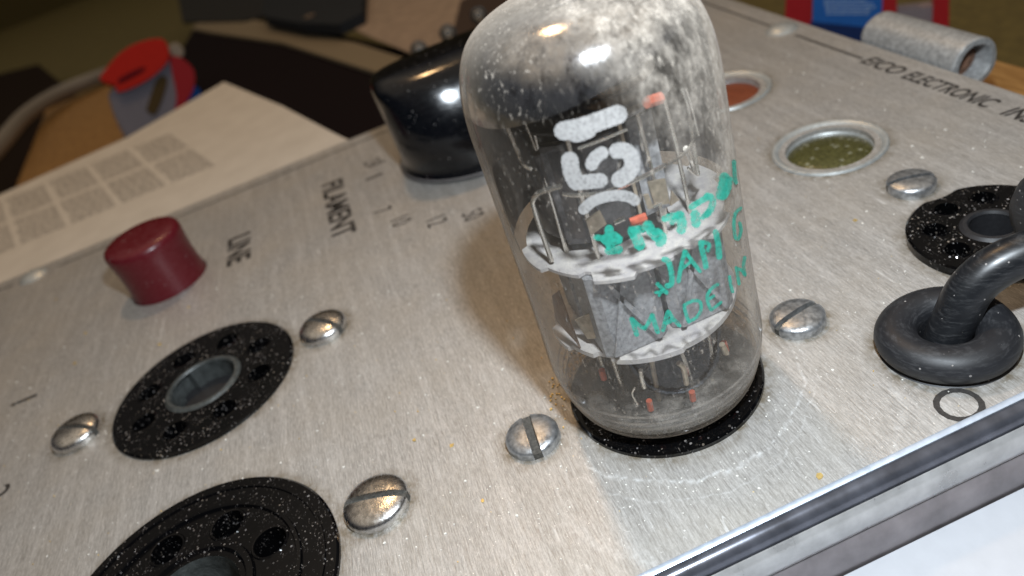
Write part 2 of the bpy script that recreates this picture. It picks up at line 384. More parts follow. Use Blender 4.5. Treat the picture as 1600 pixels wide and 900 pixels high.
XL, XF, YR, YL = -113.5, 20.2, 68.7, -180.0
def circ(cx, cy, r, n=48): return [(cx + r * math.cos(2 * PI * i / n), cy + r * math.sin(2 * PI * i / n)) for i in range(n)]
HOLES = [(0, 0, 10.0), (-38.6, -56.2, 13.4), (1.1, -55.6, 15.8), (0, 42.5, 8.3), (-30.3, 42.5, 6.2), (-60.5, 42.5, 6.2), (-78.6, -65.2, 7.4), (11.6, 26.4, 3.4)]
def panel_mesh():
    bm = bmesh.new(); bevel = 0.0
    edges = []
    def loop(pts):
        vs = [bm.verts.new((x * S, y * S, 0)) for x, y in pts]
        for i in range(len(vs)): edges.append(bm.edges.new((vs[i], vs[(i + 1) % len(vs)])))
    loop([(XL, YL), (XF, YL), (XF, YR), (XL, YR)])
    for cx, cy, r in HOLES: loop(circ(cx, cy, r))
    bmesh.ops.triangle_fill(bm, use_beauty=True, use_dissolve=False, edges=edges)
    # drop faces inside holes, if any
    dead = [f for f in bm.faces if any((f.calc_center_median().x / S - cx)**2 + (f.calc_center_median().y / S - cy)**2 < (r * .98)**2 for cx, cy, r in HOLES)]
    bmesh.ops.delete(bm, geom=dead, context='FACES')
    for f in bm.faces:
        if f.normal.z < 0: f.normal_flip()
    ret = bmesh.ops.extrude_face_region(bm, geom=bm.faces[:])
    for v in [g for g in ret['geom'] if isinstance(g, bmesh.types.BMVert)]: v.co.z -= 1.3 * S
    bmesh.ops.recalc_face_normals(bm, faces=bm.faces)
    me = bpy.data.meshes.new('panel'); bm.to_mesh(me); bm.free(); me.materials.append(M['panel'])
    o = bpy.data.objects.new('panel', me); col.objects.link(o); o.parent = tester; return o
panel = panel_mesh()

MB().prism([(XL + 1.5, YL + 1), (XF - 1, YL + 1), (XF - 1, YR - 1.5), (XL + 1.5, YR - 1.5)], -58, -16).build('case', M['case'], tester)
# front trim, a moulded profile along the whole front edge; band colours paint in chrome reflections
def moulding(name, prof, mat):
    b = MB(); n = len(prof)
    y0, y1 = -150, 150
    vs = [(x, y0, z) for x, z in prof] + [(x, y1, z) for x, z in prof]
    b.add(vs, [(i, (i + 1) % n, n + (i + 1) % n, n + i) for i in range(n)], True)
    b.add(vs, [tuple(range(n)), tuple(reversed(range(n, 2 * n)))], False)
    return b.build(name, mat, tester, 60)
moulding('trim_lip', [(20.25, -2), (20.25, .05), (20.33, .2), (20.5, .26), (20.8, .27), (20.98, .18), (21.0, -2)], M['trim_lip'])
moulding('trim_bar', [(21.02, -3), (21.02, .16), (21.15, .24), (21.35, .26), (21.7, .2), (22.05, 0), (22.32, -.35), (22.48, -.8), (22.5, -1.2), (22.5, -3)], M['trim_dark'])
moulding('trim_rail', [(22.52, -4.3), (22.52, -1.25), (22.66, -1.05), (22.8, -1.15), (22.84, -1.45), (22.95, -1.55), (23.1, -1.9), (23.25, -2.6), (23.3, -3.6), (23.2, -4.1), (22.9, -4.3)], M['trim_light'])
moulding('trim_side', [(22.0, -30), (22.0, -4.35), (23.1, -4.35), (23.5, -5.2), (23.75, -6.6), (23.8, -9), (23.6, -30)], M['trim_grey'])

# ---- lettering (up = +Y, reading along +X)
def lettering(txt, x, y, h, xlen, name='lettering', shear=0., parent=tester, mat=None, z=.012, bold=.0):
    cu = bpy.data.curves.new(name, 'FONT'); cu.body = txt; cu.size = 1; cu.offset = bold * 1.5; cu.shear = shear; cu.extrude = .004; cu.resolution_u = 4
    o = bpy.data.objects.new('tmp', cu); col.objects.link(o); bpy.context.view_layer.update()
    me = bpy.data.meshes.new_from_object(o.evaluated_get(bpy.context.evaluated_depsgraph_get()))
    bpy.data.objects.remove(o)
    xs = [v.co.x for v in me.vertices]; ys = [v.co.y for v in me.vertices]
    x0, x1, y0, y1 = min(xs), max(xs), min(ys), max(ys)
    for v in me.vertices:
        v.co.x = (x + (v.co.x - x0) / (x1 - x0) * xlen) * S; v.co.y = (y + (v.co.y - y0) / (y1 - y0) * h) * S; v.co.z = z * S + (.001 if v.co.z > 0 else 0)
    me.materials.append(mat or M['ink']); me.name = name
    o = bpy.data.objects.new(name, me); col.objects.link(o); o.parent = parent; return o
lettering('FILAMENT', -93.6, -33.2, 4.7, 26.5, bold=.02)
lettering('LINE', -86.0, -53.7, 4.8, 11.9, bold=.02)
lettering('EICO', -51.2, 63.15, 2.95, 9.1, shear=.25, bold=.015)
lettering('ELECTRONIC', -40.9, 63.1, 2.95, 17.6, shear=.2, bold=.015)
lettering('INSTRUMENT', -20.9, 63.0, 2.95, 19.0, shear=.2, bold=.015)
lettering('O', 16.4, 19.45, 4.3, 4.3)
lettering('1', -57.3, -90.6, 4.4, .8)
lettering('2', -35.4, -89.2, 4.4, 2.6)
NB = .004
for t, q, n in (('25', (-96.6, -23.3), 2.6), ('-', (-93.4, -22.6), .6), ('1', (-87.6, -24.0), .7), ('7', (-71.6, -24.9), 1.5), ('10', (-65.2, -22.3), 2.7), ('12', (-59.6, -16.6), 2.6), ('50', (-56.6, -10.6), 2.7)):
    lettering(t, q[0], q[1], 3.7, n * 1.1, 'dial_number', bold=0.)
# border rule, broken at the corner screws and the maker's name
for c_, d_ in (((-95.8, 64.4), (32.4, .5)), ((-61.7, 64.4), (19.8, .5)), ((-109.3, -137), (.5, 66)), ((-109.3, -53), (.5, 82))):
    b = MB(); b.box(c_ + (.012,), d_ + (.01,)); b.build('border_line', M['ink'], tester)

# ---- screws
def screw(cx, cy, r, ang, mat, dome=.9, rim=.9, slot=.42, name='screw', depth=.8, label=None, washer=False):
    """slotted head: lathed dome whose slot is really cut"""
    bm = bmesh.new(); H = rim + dome; hw = slot
    prof = [(r * .98, 0), (r, .12), (r, rim * .8)]
    for k in range(1, 9):
        t = k / 8 * PI / 2; prof.append((r * math.cos(t) ** .75 if k < 8 else 0.0, rim * .8 + (H - rim * .8) * math.sin(t)))
    def hz(d):  # top height at distance d from centre
        for (r0, z0), (r1, z1) in zip(prof[2:], prof[3:]):
            if r1 <= d <= r0: return z0 + (z1 - z0) * (r0 - d) / max(r0 - r1, 1e-6)
        return rim * .8
    b = MB(); ca, sa = math.cos(ang), math.sin(ang)
    def P(u, v, z): return (cx + u * ca - v * sa, cy + u * sa + v * ca, z)
    # two halves, each a grid from slot edge outward
    for sgn in (1, -1):
        N = 20; K = 9; rows = []
        a0 = math.asin(hw / r); 
        for k in range(K + 1):
            row = []
            for i in range(N + 1):
                th = a0 + (PI - 2 * a0) * i / N
                eu, ev = r * math.cos(th), r * math.sin(th)
                su = eu; t = k / K
                v_ = hw + (ev - hw) * t
                d = math.hypot(eu, v_); row.append(P(eu, sgn * v_, hz(min(d, r))))
            rows.append(row)
        vs = [q for row in rows for q in row]; W = N + 1
        b.add(vs, [(k * W + i, k * W + i + 1, (k + 1) * W + i + 1, (k + 1) * W + i) for k in range(K) for i in range(N)], True)
        rim_t = rows[-1]; low = [(q[0], q[1], 0) for q in rim_t]
        b.add(rim_t + low, [(i, i + 1, W + i + 1, W + i) for i in range(N)], True)
        fl = H - depth
        st = rows[0]; lo = [(q[0], q[1], fl) for q in st]
        b.add(st + lo, [(i, i + 1, W + i + 1, W + i) for i in range(N)], False)
    o = b.build(name, mat, tester, 50)
    if label: o['label'] = label
    L = math.sqrt(r * r - hw * hw) * .985
    f = MB(); f.add([P(-L, -hw, H - depth + .01), P(L, -hw, H - depth + .01), P(L, hw, H - depth + .01), P(-L, hw, H - depth + .01)] + [P(-L, -hw, 0), P(L, -hw, 0), P(L, hw, 0), P(-L, hw, 0)],
        [(0, 1, 2, 3), (0, 4, 5, 1), (2, 6, 7, 3), (1, 5, 6, 2), (3, 7, 4, 0)], False)
    f.build('slot', M['slot_dark'], o)
    return o
screw(-.4, -15.9, 3.05, -.10, M['zinc'], .55, 1.0, .5)
screw(.0, 16.9, 3.05, 1.75, M['zinc'], .5, 1.1, .36)
screw(-13.9, 43.1, 3.0, 1.2, M['zinc'], .5, 1.1, .36)
screw(-1.0, -34.3, 3.75, 1.25, M['nickel'], .8, 1.0, .42)
screw(-39.8, -75.8, 3.7, 1.05, M['nickel'], 1.0, 1.0, .42)
screw(-39.6, -37.2, 3.7, .75, M['nickel'], 1.0, 1.0, .42)
for x, y in ((-76.5, 64.6), (-109.5, -99.5)):
    b = MB(); b.lathe([(0, -1), (3.2, 0), (3.1, .1), (2.6, .55), (1.6, .95), (.5, 1.1), (0, 1.12)], (x, y, 0), 32); b.build('rivet', M['bezel'], tester)

# ---- sockets
def ring_disc(b, cx, cy, r_out, holes, z, hr, seg=72):
    """flat disc with round holes; holes = [(x, y, r)]"""
    bm = bmesh.new(); ed = []
    def loop(pts):
        vs = [bm.verts.new((x, y, z)) for x, y in pts]
        for i in range(len(vs)): ed.append(bm.edges.new((vs[i], vs[(i + 1) % len(vs)])))
    loop(r_out if isinstance(r_out, list) else circ(cx, cy, r_out, seg))
    for h in holes: loop(h if isinstance(h, list) else circ(h[0], h[1], h[2], 20 if h[2] < 3 else 44))
    bmesh.ops.triangle_fill(bm, use_beauty=True, use_dissolve=False, edges=ed)
    bm.verts.index_update()
    fs = []
    for f in bm.faces:
        c = f.calc_center_median(); inside = False
        for h in holes:
            if isinstance(h, list):
                hx = sum(q[0] for q in h) / len(h); hy = sum(q[1] for q in h) / len(h); hrr = min(math.hypot(q[0] - hx, q[1] - hy) for q in h)
            else: hx, hy, hrr = h
            if (c.x - hx)**2 + (c.y - hy)**2 < (hrr * .95)**2: inside = True
        if not inside:
            idx = [v.index for v in f.verts]
            if f.normal.z < 0: idx.reverse()
            fs.append(tuple(idx))
    b.add([v.co.copy() for v in bm.verts], fs, False); bm.free()
def wall(b, pts, z0, z1):
    n = len(pts); b.add([(x, y, z0) for x, y in pts] + [(x, y, z1) for x, y in pts], [(i, (i + 1) % n, n + (i + 1) % n, n + i) for i in range(n)], True)

def socket(name, cx, cy, R, top, pins, pr, ph, rc, rot, mat, key=True, notch=None, contacts=True, well=None, label=None, inner_rim=0., wd=7.0):
    s = None; b = MB()
    holes = [(cx + pr * math.cos(rot + 2 * PI * i / pins[1]), cy + pr * math.sin(rot + 2 * PI * i / pins[1]), ph) for i in range(pins[0])]
    centre = circ(cx, cy, rc, 44)
    if key:  # octal keyway
        ka = rot + PI / 8 + PI; out = []
        for i in range(64):
            a = 2 * PI * i / 64; d = abs((a - ka + PI) % (2 * PI) - PI)
            out.append((cx + (rc + (.9 if d < .22 else 0)) * math.cos(a), cy + (rc + (.9 if d < .22 else 0)) * math.sin(a)))
        centre = out
    outer = circ(cx, cy, R - .25, 96)
    if notch:
        outer = []
        for i in range(120):
            a = 2 * PI * i / 120; x = cx + (R - .25) * math.cos(a); y = cy + (R - .25) * math.sin(a)
            for nx, ny, nr in notch:
                d = math.hypot(x - nx, y - ny)
                if d < nr: x, y = nx + (x - nx) * nr / d, ny + (y - ny) * nr / d
            outer.append((x, y))
    ring_disc(b, cx, cy, outer, [centre] + holes, top, ph)
    big = [(cx + (x - cx) * R / (R - .25), cy + (y - cy) * R / (R - .25)) for x, y in outer]
    n = len(outer)
    b.add([(x, y, top) for x, y in outer] + [(x, y, top - .22) for x, y in big] + [(x, y, -2.5) for x, y in big],
          [(i, (i + 1) % n, n + (i + 1) % n, n + i) for i in range(n)] + [(n + i, n + (i + 1) % n, 2 * n + (i + 1) % n, 2 * n + i) for i in range(n)], True)
    for h in holes:
        wall(b, circ(h[0], h[1], h[2], 20), top - 5, top)
        b.lathe([(h[2] + .34, top - .01), (h[2] + .2, top + .12), (h[2] + .04, top + .1), (h[2], top - .12)], (h[0], h[1], 0), 28)
    o = b.build(name, mat, tester, 40)
    if label: o['label'] = label
    c = MB(); wall(c, centre, top - wd, top - .02); m_ = len(centre)
    
    if inner_rim:
        c.lathe([(rc + inner_rim, top), (rc + inner_rim * .6, top + .3), (rc + .1, top + .32), (rc - .1, top)], (cx, cy, 0), 48)
    c.build('centre_well', well or M['socket_floor'], o)
    c = MB(); c.add([(x, y, top - wd + .1) for x, y in centre], [tuple(range(m_))], False); c.build('well_floor', M['socket_floor'], o)
    for h in holes:
        d = MB(); d.lathe([(h[2] * 1.12, top - 4.9), (0, top - 4.9)], (h[0], h[1], 0), 16); d.build('pin_hole_floor', M['socket_floor'], o)
    for h in (holes if contacts else []):
        q = MB(); a = math.atan2(h[1] - cy, h[0] - cx)
        q.box((h[0] + .45 * h[2] * math.cos(a), h[1] + .45 * h[2] * math.sin(a), top - 2.3), (.2, h[2] * .8, 2.2), Matrix.Rotation(a, 3, 'Z'))
        q.build('contact', M['contact'], o)
    return o
socket('octal_socket', -38.6, -56.2, 14.0, .55, (8, 8), 9.4, 1.7, 5.0, PI / 8, M['bakelite'], True, None, False, M['pewter'], 'dusty black eight hole socket with a grey walled centre well', .9, 3.3)
o = socket('combination_socket', 1.1, -55.6, 16.6, .6, (7, 8), 9.6, 1.9, 5.6, .35, M['bakelite_clean'], True, None, False, M['pewter'], 'large glossy black socket with raised rings and a wide grey centre')
b = MB(); b.lathe([(15.2, .58), (15.15, .78), (14.9, .8), (14.8, .6)], (1.1, -55.6, 0), 96)
b.lathe([(12.6, .6), (12.5, .95), (12.1, .98), (11.9, .6)], (1.1, -55.6, 0), 96); b.lathe([(7.4, .6), (7.2, 1.0), (6.5, 1.02), (6.2, .6)], (1.1, -55.6, 0), 72); b.build('raised_ring', M['bakelite_clean'], o)
b = MB(); b.lathe([(3.9, -4), (3.7, -1.0), (3.2, -.7), (0, -.7)], (2.4, -55.0, 0), 48); b.build('centre_post', simple('pale_grey_post', (.42, .44, .42), .45), o)
socket('miniature_socket', 0, 42.5, 9.0, 1.2, (7, 8), 5.9, 1.3, 2.5, .2, M['bakelite'], False, [(-14.0, 43.1, 5.9), (14.0, 42, 5.9)], False, None, 'small black seven hole socket beside the rubber cord', .9)
# the socket under the tube: a plain black phenolic disc with a hollow for the pins
b = MB(); b.lathe([(10.75, -3), (10.75, .45), (10.55, .7), (10.1, .8), (8.6, .75), (8.2, .4), (2.0, .3), (2.0, -1), (0, -1)], (0, 0, 0), 96)
tube_socket = b.build('tube_socket', M['bakelite_clean'], tester)
tube_socket['label'] = 'black ring socket the glass tube is plugged into'

# ---- lamp windows
def lamp(cx, cy, lens_mat, label, cross):
    b = MB(); b.lathe([(8.1, -.3), (8.15, .1), (8.0, .38), (7.8, .45), (7.55, .38), (7.2, .1), (6.2, -.75), (6.0, -1.0), (5.9, -2.0)], (cx, cy, 0), 72)
    o = b.build('lamp_bezel', M['bezel'], tester); o['label'] = label
    b = MB(); b.lathe([(6.2, -1.4), (5.6, -.85), (4, -.5), (2, -.35), (0, -.3)], (cx, cy, 0), 48)
    lens = b.build('lens', lens_mat, o)
    return o
mg = NT('olive_green_lens'); v_ = mg.coords(); vo_ = mg.n('TexVoronoi', Scale=11.0, _distance='CHEBYCHEV'); mg.l(v_, vo_.inputs['Vector'])
sp_ = mg.n('SeparateColor'); mg.l(vo_.outputs['Color'], sp_.inputs[0]); nf_ = mg.noise(v_, 22, 3)
sq_ = mg.math('MULTIPLY', mg.math('GREATER_THAN', sp_.outputs[0], .62), mg.math('LESS_THAN', vo_.outputs['Distance'], .3))
cg_ = mg.mix(mg.math('MULTIPLY', sq_, mg.math('MULTIPLY', nf_, .8)), mg.ramp(nf_, [(.35, (.045, .042, .010)), (.65, (.105, .10, .030))]), (.40, .40, .30))
mg.principled(cg_, .3, 0, mg.bump(vo_.outputs['Distance'], .5, .02), Coat__Weight=.4); mgreen = mg.m
morange = simple('orange_brown_lens', (.22, .055, .022), .45, 0, .1, 6, .15)
lamp(-30.3, 42.5, mgreen, 'round metal bezel with an olive green pebbled lens', True)
lamp(-60.6, 42.6, morange, 'round metal bezel with an orange brown lens, half behind the tube', False)

# ---- red knob
kx, ky = -78.6, -65.2
b = MB(); b.lathe([(0, -3), (7.3, -3), (7.3, -.6), (7.15, .5), (6.95, 2.5), (6.9, 4.5), (7.0, 6.8), (7.2, 8.7), (7.15, 9.5), (6.85, 10.1), (6.3, 10.4), (4, 10.42), (0, 10.45)], (kx, ky, 0), 80)
o = b.build('push_button', M['knob_red'], tester); o['label'] = 'dark red round push button flared towards its top'
b = MB(); b.lathe([(7.4, -1.3), (7.4, -4), (0, -4)], (kx, ky, 0), 48); b.build('button_well', M['socket_floor'], tester)

# ---- black knob with a skirt
kx, ky = -83.5, .3
b = MB(); lv = [(0.1, 16.2, 16.2), (.5, 16.7, 16.7), (1.2, 16.7, 16.7), (1.7, 16.3, 16.3), (2.2, 16.0, 16.1), (3.1, 15.9, 16.1), (5, 15.6, 16.1), (8, 15.0, 16.15), (12, 13.7, 16.25), (16, 11.2, 16.4), (18, 10.0, 16.4), (19, 9.0, 16.0), (19.7, 6.9, 15.4), (20.1, 5.6, 14.2), (20.3, 3, 9), (20.35, .01, .01)]
NK = 120; vs = []
for z, ax_, by_ in lv:
    e = 1 if z < 2 else 1 - .34 * min(1, (z - 2) / 5)
    for i in range(NK):
        a = 2 * PI * i / NK; ca, sa = math.cos(a), math.sin(a)
        vs.append((kx + ax_ * math.copysign(abs(ca) ** e, ca) + .10 * max(0, z - 2), ky + by_ * math.copysign(abs(sa) ** e, sa), z))
b.add(vs, [(k * NK + i, k * NK + (i + 1) % NK, (k + 1) * NK + (i + 1) % NK, (k + 1) * NK + i) for k in range(len(lv) - 1) for i in range(NK)], True)
kn = b.build('selector_knob', M['knob_black'], tester, 60); kn['label'] = 'tall glossy black bar knob on a round skirt'
b = MB(); b.lathe([(16.75, .55), (16.95, .8), (16.75, 1.05)], (kx, ky, 0), 96); b.build('skirt_ring', simple('clouded_skirt_edge', (.16, .15, .15), .3), kn)

# ---- grommet and cord
gx, gy = 11.6, 26.2
prof = [(2.7, -2)] + [(4.55 + 2.05 * math.cos(a), 1.5 + 1.85 * math.sin(a)) for a in [PI - i * (PI * 1.25) / 16 for i in range(17)]] + [(6.3, 0)]
b = MB(); b.lathe(prof, (gx, gy, 0), 72, rfun=lambda a, z: 1 + .012 * math.sin(3 * a + 1))
o = b.build('grommet', M['rubber'], tester); o['label'] = 'fat black rubber grommet round the cord hole'
b = MB(); b.lathe([(3.4, -2.0), (0, -2.0)], (gx, gy, 0), 32); b.build('grommet_hole', M['socket_floor'], o)
cp = smooth_path([(11.0, 25.6, -6), (11.4, 26.0, -1), at(1497, 488, 3.2), at(1518, 450, 5.6), at(1552, 420, 7.2), at(1602, 396, 8.2), at(1680, 372, 8.8)], 8)
cord = thing('power_cord', 'black rubber cord curving out of the grommet to a dark plug', 'cord', (11.0, 25.6, 0))
b = MB(); b.tube(cp, 2.15, 32); b.build('cord', M['rubber_cord'], cord)
# moulded plug body at the end of the cord
pl0 = at(1652, 366, 9.6); ax = Vector((-.12, 1, .12)).normalized(); qt = Vector((0, 0, 1)).rotation_difference(ax).to_matrix()
b = MB(); b.lathe([(0, -.4), (2.4, -.4), (4.2, -.2), (5.4, .5), (6.0, 1.8), (6.2, 4), (6.1, 12), (6.3, 18), (5.6, 20), (0, 20.2)], pl0, 48, qt)
b.build('plug', M['rubber'], cord)

# ---- hinge barrel on the far edge
hy, hz, hx0, hx1 = 73.4, -.6, -59, -36.5
hin = None; b = MB()
rot = Matrix.Rotation(PI / 2, 3, 'Y')
b.lathe([(3.9, 0), (4.1, .5), (4.15, 1), (4.1, hx1 - hx0 - 1), (4.15, hx1 - hx0 - .4), (3.95, hx1 - hx0), (3.1, hx1 - hx0 + .05), (2.9, hx1 - hx0 - .5), (2.8, 1)], (hx0, hy, hz), 48, rot, rfun=lambda a, z: 1 + .015 * math.sin(5 * a + z * .4))
hin = b.build('hinge_barrel', simple('rolled_zinc', (.46, .47, .47), .5, .4, .5, 14, .3), tester); hin['label'] = 'grey zinc hinge barrel with an open rusty end'
b = MB(); b.lathe([(3.0, 0), (1.6, .8), (0, 1.1)], (hx1 - 3.2, hy, hz), 24, rot); b.build('rusty_pin', simple('rusty_brown', (.30, .16, .10), .8, .1, .6, 14, .5), hin)

# ================================================================== the vacuum tube
vt = thing('vacuum_tube', 'dusty glass vacuum tube with silvered dome and green and white printing', 'vacuum tube')
GP = [(0, 1.9), (8.4, 1.75), (9.6, 1.85), (10.05, 2.3), (10.45, 3.3), (10.9, 5.0), (11.2, 7), (11.25, 9), (11.15, 13), (11.1, 20), (11.1, 28), (11.1, 34), (11.05, 36), (10.85, 38), (10.45, 39.7), (9.85, 41.1), (9.0, 42.25), (7.8, 43.1), (6.0, 43.8), (3.6, 44.2), (2.0, 44.6), (1.2, 45), (.9, 47), (.4, 48.5), (0, 48.8)]
def sprof(P, n=4):
    q = smooth_path([(r, z, 0) for r, z in P], n); return [(max(0, v.x), v.y) for v in q]
b = MB(); b.lathe(sprof(GP), (0, 0, 0), 128); glass = b.build('glass_envelope', M['glass'], vt, 60)
# silver mirror deposited inside the dome, cut off along a slanting line
bm = bmesh.new(); b = MB(); b.lathe(sprof([(r - .45, z - .25) for r, z in GP[11:20]], 6), (0, 0, 0), 128)
me = bpy.data.meshes.new('t'); me.from_pydata([q * S for q in b.v], [], b.f); bm.from_mesh(me)
bmesh.ops.bisect_plane(bm, geom=bm.verts[:] + bm.edges[:] + bm.faces[:], plane_co=Vector((0, 0, 39.0)) * S, plane_no=Vector((-.05, -.20, 1)), clear_inner=True)
bmesh.ops.recalc_face_normals(bm, faces=bm.faces)
for f in bm.faces: f.smooth = True
me = bpy.data.meshes.new('getter_mirror'); bm.to_mesh(me); bm.free(); me.materials.append(M['mirror'])
o = bpy.data.objects.new('getter_mirror', me); col.objects.link(o); o.parent = vt
# dark film added on the far inside wall to deepen interior and cast shadow
mfilm = NT('added_film_and_getter_cage'); v_ = mfilm.coords((1, 1, .6)); n_ = mfilm.noise(v_, 5, 7, .7)
mfilm.principled(mfilm.ramp(n_, [(.35, (.03, .028, .03)), (.62, (.12, .105, .095)), (.8, (.35, .32, .29))]), .35, .5)
b = MB(); b.lathe([(10.4, 23.5), (10.5, 28), (10.5, 34), (10.4, 37), (10.0, 39.5)], (0, 0, 0), 64, None, True, math.radians(75), math.radians(272))
b.build('added_dark_film', mfilm.m, vt)
# button base; pale ridge rings paint in the refraction streaks
mbase = NT('thick_base_glass'); nn = mbase.noise(mbase.coords((1, 1, 3)), 5, 3, .6)
tr = mbase.n('BsdfTransparent'); tr.inputs[0].default_value = (.75, .74, .73, 1)
pp = mbase.principled(mbase.ramp(nn, [(.35, (.10, .095, .09)), (.65, (.50, .47, .44))]), .12, .1, mbase.bump(nn, .4, .02))
mx = mbase.n('MixShader'); mbase.l(mbase.ramp(nn, [(.35, .08), (.7, .5)]), mx.inputs[0]); mbase.l(tr.outputs[0], mx.inputs[1]); mbase.l(pp.outputs[0], mx.inputs[2]); mbase.l(mx.outputs[0], mbase.out.inputs[0])
b = MB(); b.lathe([(10.0, 4.6), (9.9, 4.2), (9.7, 3.9), (9.9, 3.5), (9.6, 3.2), (9.3, 3.0), (8.6, 3.3), (7.6, 3.5), (3, 3.4), (0, 3.4)], (0, 0, 0), 96)
b.build('glass_button', mbase.m, vt)
for r_, z_ in ((10.35, 3.9), (10.55, 4.8), (10.75, 5.9)):
    b = MB(); b.lathe([(r_ - .05, z_ - .16), (r_ + .1, z_), (r_ - .05, z_ + .16)], (0, 0, 0), 96, rfun=lambda a, z: 1 + .006 * math.sin(3 * a + z_)); b.build('base_ridge_streak', M['glass_streak'], vt)
# mica spacers with notched rims
def mica(z, r0, th, tabs):
    pts = []
    for i in range(180):
        a = 2 * PI * i / 180; r = r0
        for ta, hw, dr in tabs:
            d = abs((a - math.radians(ta) + PI) % (2 * PI) - PI)
            if d < math.radians(hw): r += dr
        pts.append((r * math.cos(a), r * math.sin(a)))
    b = MB(); b.prism(pts, z - th / 2, z + th / 2)
    return b.build('mica_spacer', M['mica'], vt)
mica(22.4, 9.5, .35, [(-28, 11, .75), (-44, 3, -.6), (38, 10, .7), (100, 12, .7), (170, 12, .7), (-85, 14, .6), (10, 5, -.5)])
mica(12.4, 9.35, .55, [(-50, 4, -.45), (-20, 20, .3), (110, 12, .5), (180, 12, .5), (-85, 12, .5)])
# two anode plates side by side, each a grey folded box with ribs
for yc in (-3.6, 3.4):
    b = MB(); x0, x1 = -5.6, 7.3; hw = 3.25
    pts = [(x0, yc - 1.2), (x0 + 1.4, yc - hw), (.2, yc - hw), (.6, yc - hw + .6), (1.4, yc - hw + .6), (1.8, yc - hw), (x1 - .7, yc - hw), (x1, yc - hw + .9), (x1, yc + hw - .9), (x1 - .7, yc + hw), (1.8, yc + hw), (1.4, yc + hw - .6), (.6, yc + hw - .6), (.2, yc + hw), (x0 + 1.4, yc + hw), (x0, yc + 1.2)]
    b.prism(pts, 12.8, 22.1); a_ = b.build('anode', M['plate'], vt)
    b = MB(); b.box((x1 + .35, yc + .2, 17.5), (.3, .45, 9.2), Matrix.Rotation(.42, 3, 'X')); b.build('rib', M['plate'], a_)
    b = MB(); b.box((x1 + .35, yc - 1.2, 17.5), (.3, .45, 8.8), Matrix.Rotation(-.3, 3, 'X')); b.build('rib', M['plate'], a_)
# side strap
b = MB()
P = [on_tube(862, 462, 9.6), on_tube(872, 455, 9.6), on_tube(906, 545, 9.4), on_tube(900, 535, 9.9), on_tube(868, 500, 9.9)]
b.slab(P, .2, (-.5, .8, 0)); b.build('side_strap', M['brownfilm'], vt)
b = MB(); P = [on_tube(898, 500, 8.6), on_tube(922, 490, 8.4), on_tube(940, 528, 8.2), on_tube(918, 530, 8.5)]; b.slab(P, .2, (-.6, .6, 0)); b.build('side_strap', M['tan_metal'], vt)
# wires traced at their radius inside the bulb
def wirep(pts, rad, r=.16, mat='wire', name='support_wire'):
    P = smooth_path([on_tube(x, y, rad if not isinstance(rad, list) else rad[i]) for i, (x, y) in enumerate(pts)], 4)
    b = MB(); b.tube(P, r, 8); return b.build(name, M[mat], vt)
wirep([(876, 291), (846, 300), (833, 312), (836, 330), (848, 368), (862, 408)], 8.9, .24)
wirep([(880, 303), (905, 305), (944, 302)], 8.2, .2)
wirep([(946, 301), (990, 283), (1039, 258)], 8.2, .2)
wirep([(1042, 257), (1066, 243), (1083, 220), (1085, 198), (1078, 180)], [8.2, 8.4, 8.6, 8.0, 7.0], .14)
wirep([(1066, 140), (1076, 170), (1082, 215), (1091, 274)], 8.3, .17)
wirep([(1072, 138), (1082, 172), (1092, 212)], 8.8, .1)
wirep([(1062, 193), (1080, 186)], 7.8, .13)
wirep([(786, 178), (800, 215), (818, 256), (830, 264)], 8.8, .17)
wirep([(815, 176), (826, 205), (838, 235)], 8.0, .09)
wirep([(903, 232), (940, 219), (980, 202)], 8.0, .12)
wirep([(893, 198), (925, 180), (962, 165)], 8.4, .08)
wirep([(960, 348), (975, 341)], 8.6, .22)
wirep([(1072, 232), (1080, 248), (1087, 272)], 7.2, .28)
wirep([(1075, 262), (1085, 272), (1092, 268)], 7.6, .12)
wirep([(985, 348), (1010, 339)], 8.8, .42, 'copper', 'heater_lead')
wirep([(1010, 160), (1032, 153)], 7.5, .5, 'copper', 'heater_lead')
b = MB(); b.box((2.4, 3.0, 27.5), (1.0, 1.0, 11)); b.build('getter_post', M['copper'] if False else M['brownfilm'], vt)
for pts, rad, mt in (([(1012, 285), (1040, 280), (1047, 318), (1024, 322)], 8.0, 'tan_metal'), ([(1006, 306), (1014, 304), (1022, 325), (1013, 328)], 8.4, 'tan_metal'), ([(1050, 298), (1062, 312), (1048, 322)], 8.2, 'tan_metal'), ([(916, 345), (938, 330), (948, 350), (924, 368)], 8.8, 'tan_metal'), ([(1020, 322), (1034, 316), (1035, 319), (1022, 325)], 8.9, 'wire')):
    b = MB(); b.slab([on_tube(x, y, rad) for x, y in pts], .25, (-1, .1, 0)); b.build('metal_tab', M[mt], vt)
mdark_ = simple('dark_grey_plate', (.085, .082, .085), .45, .35, .2, 16, .5)
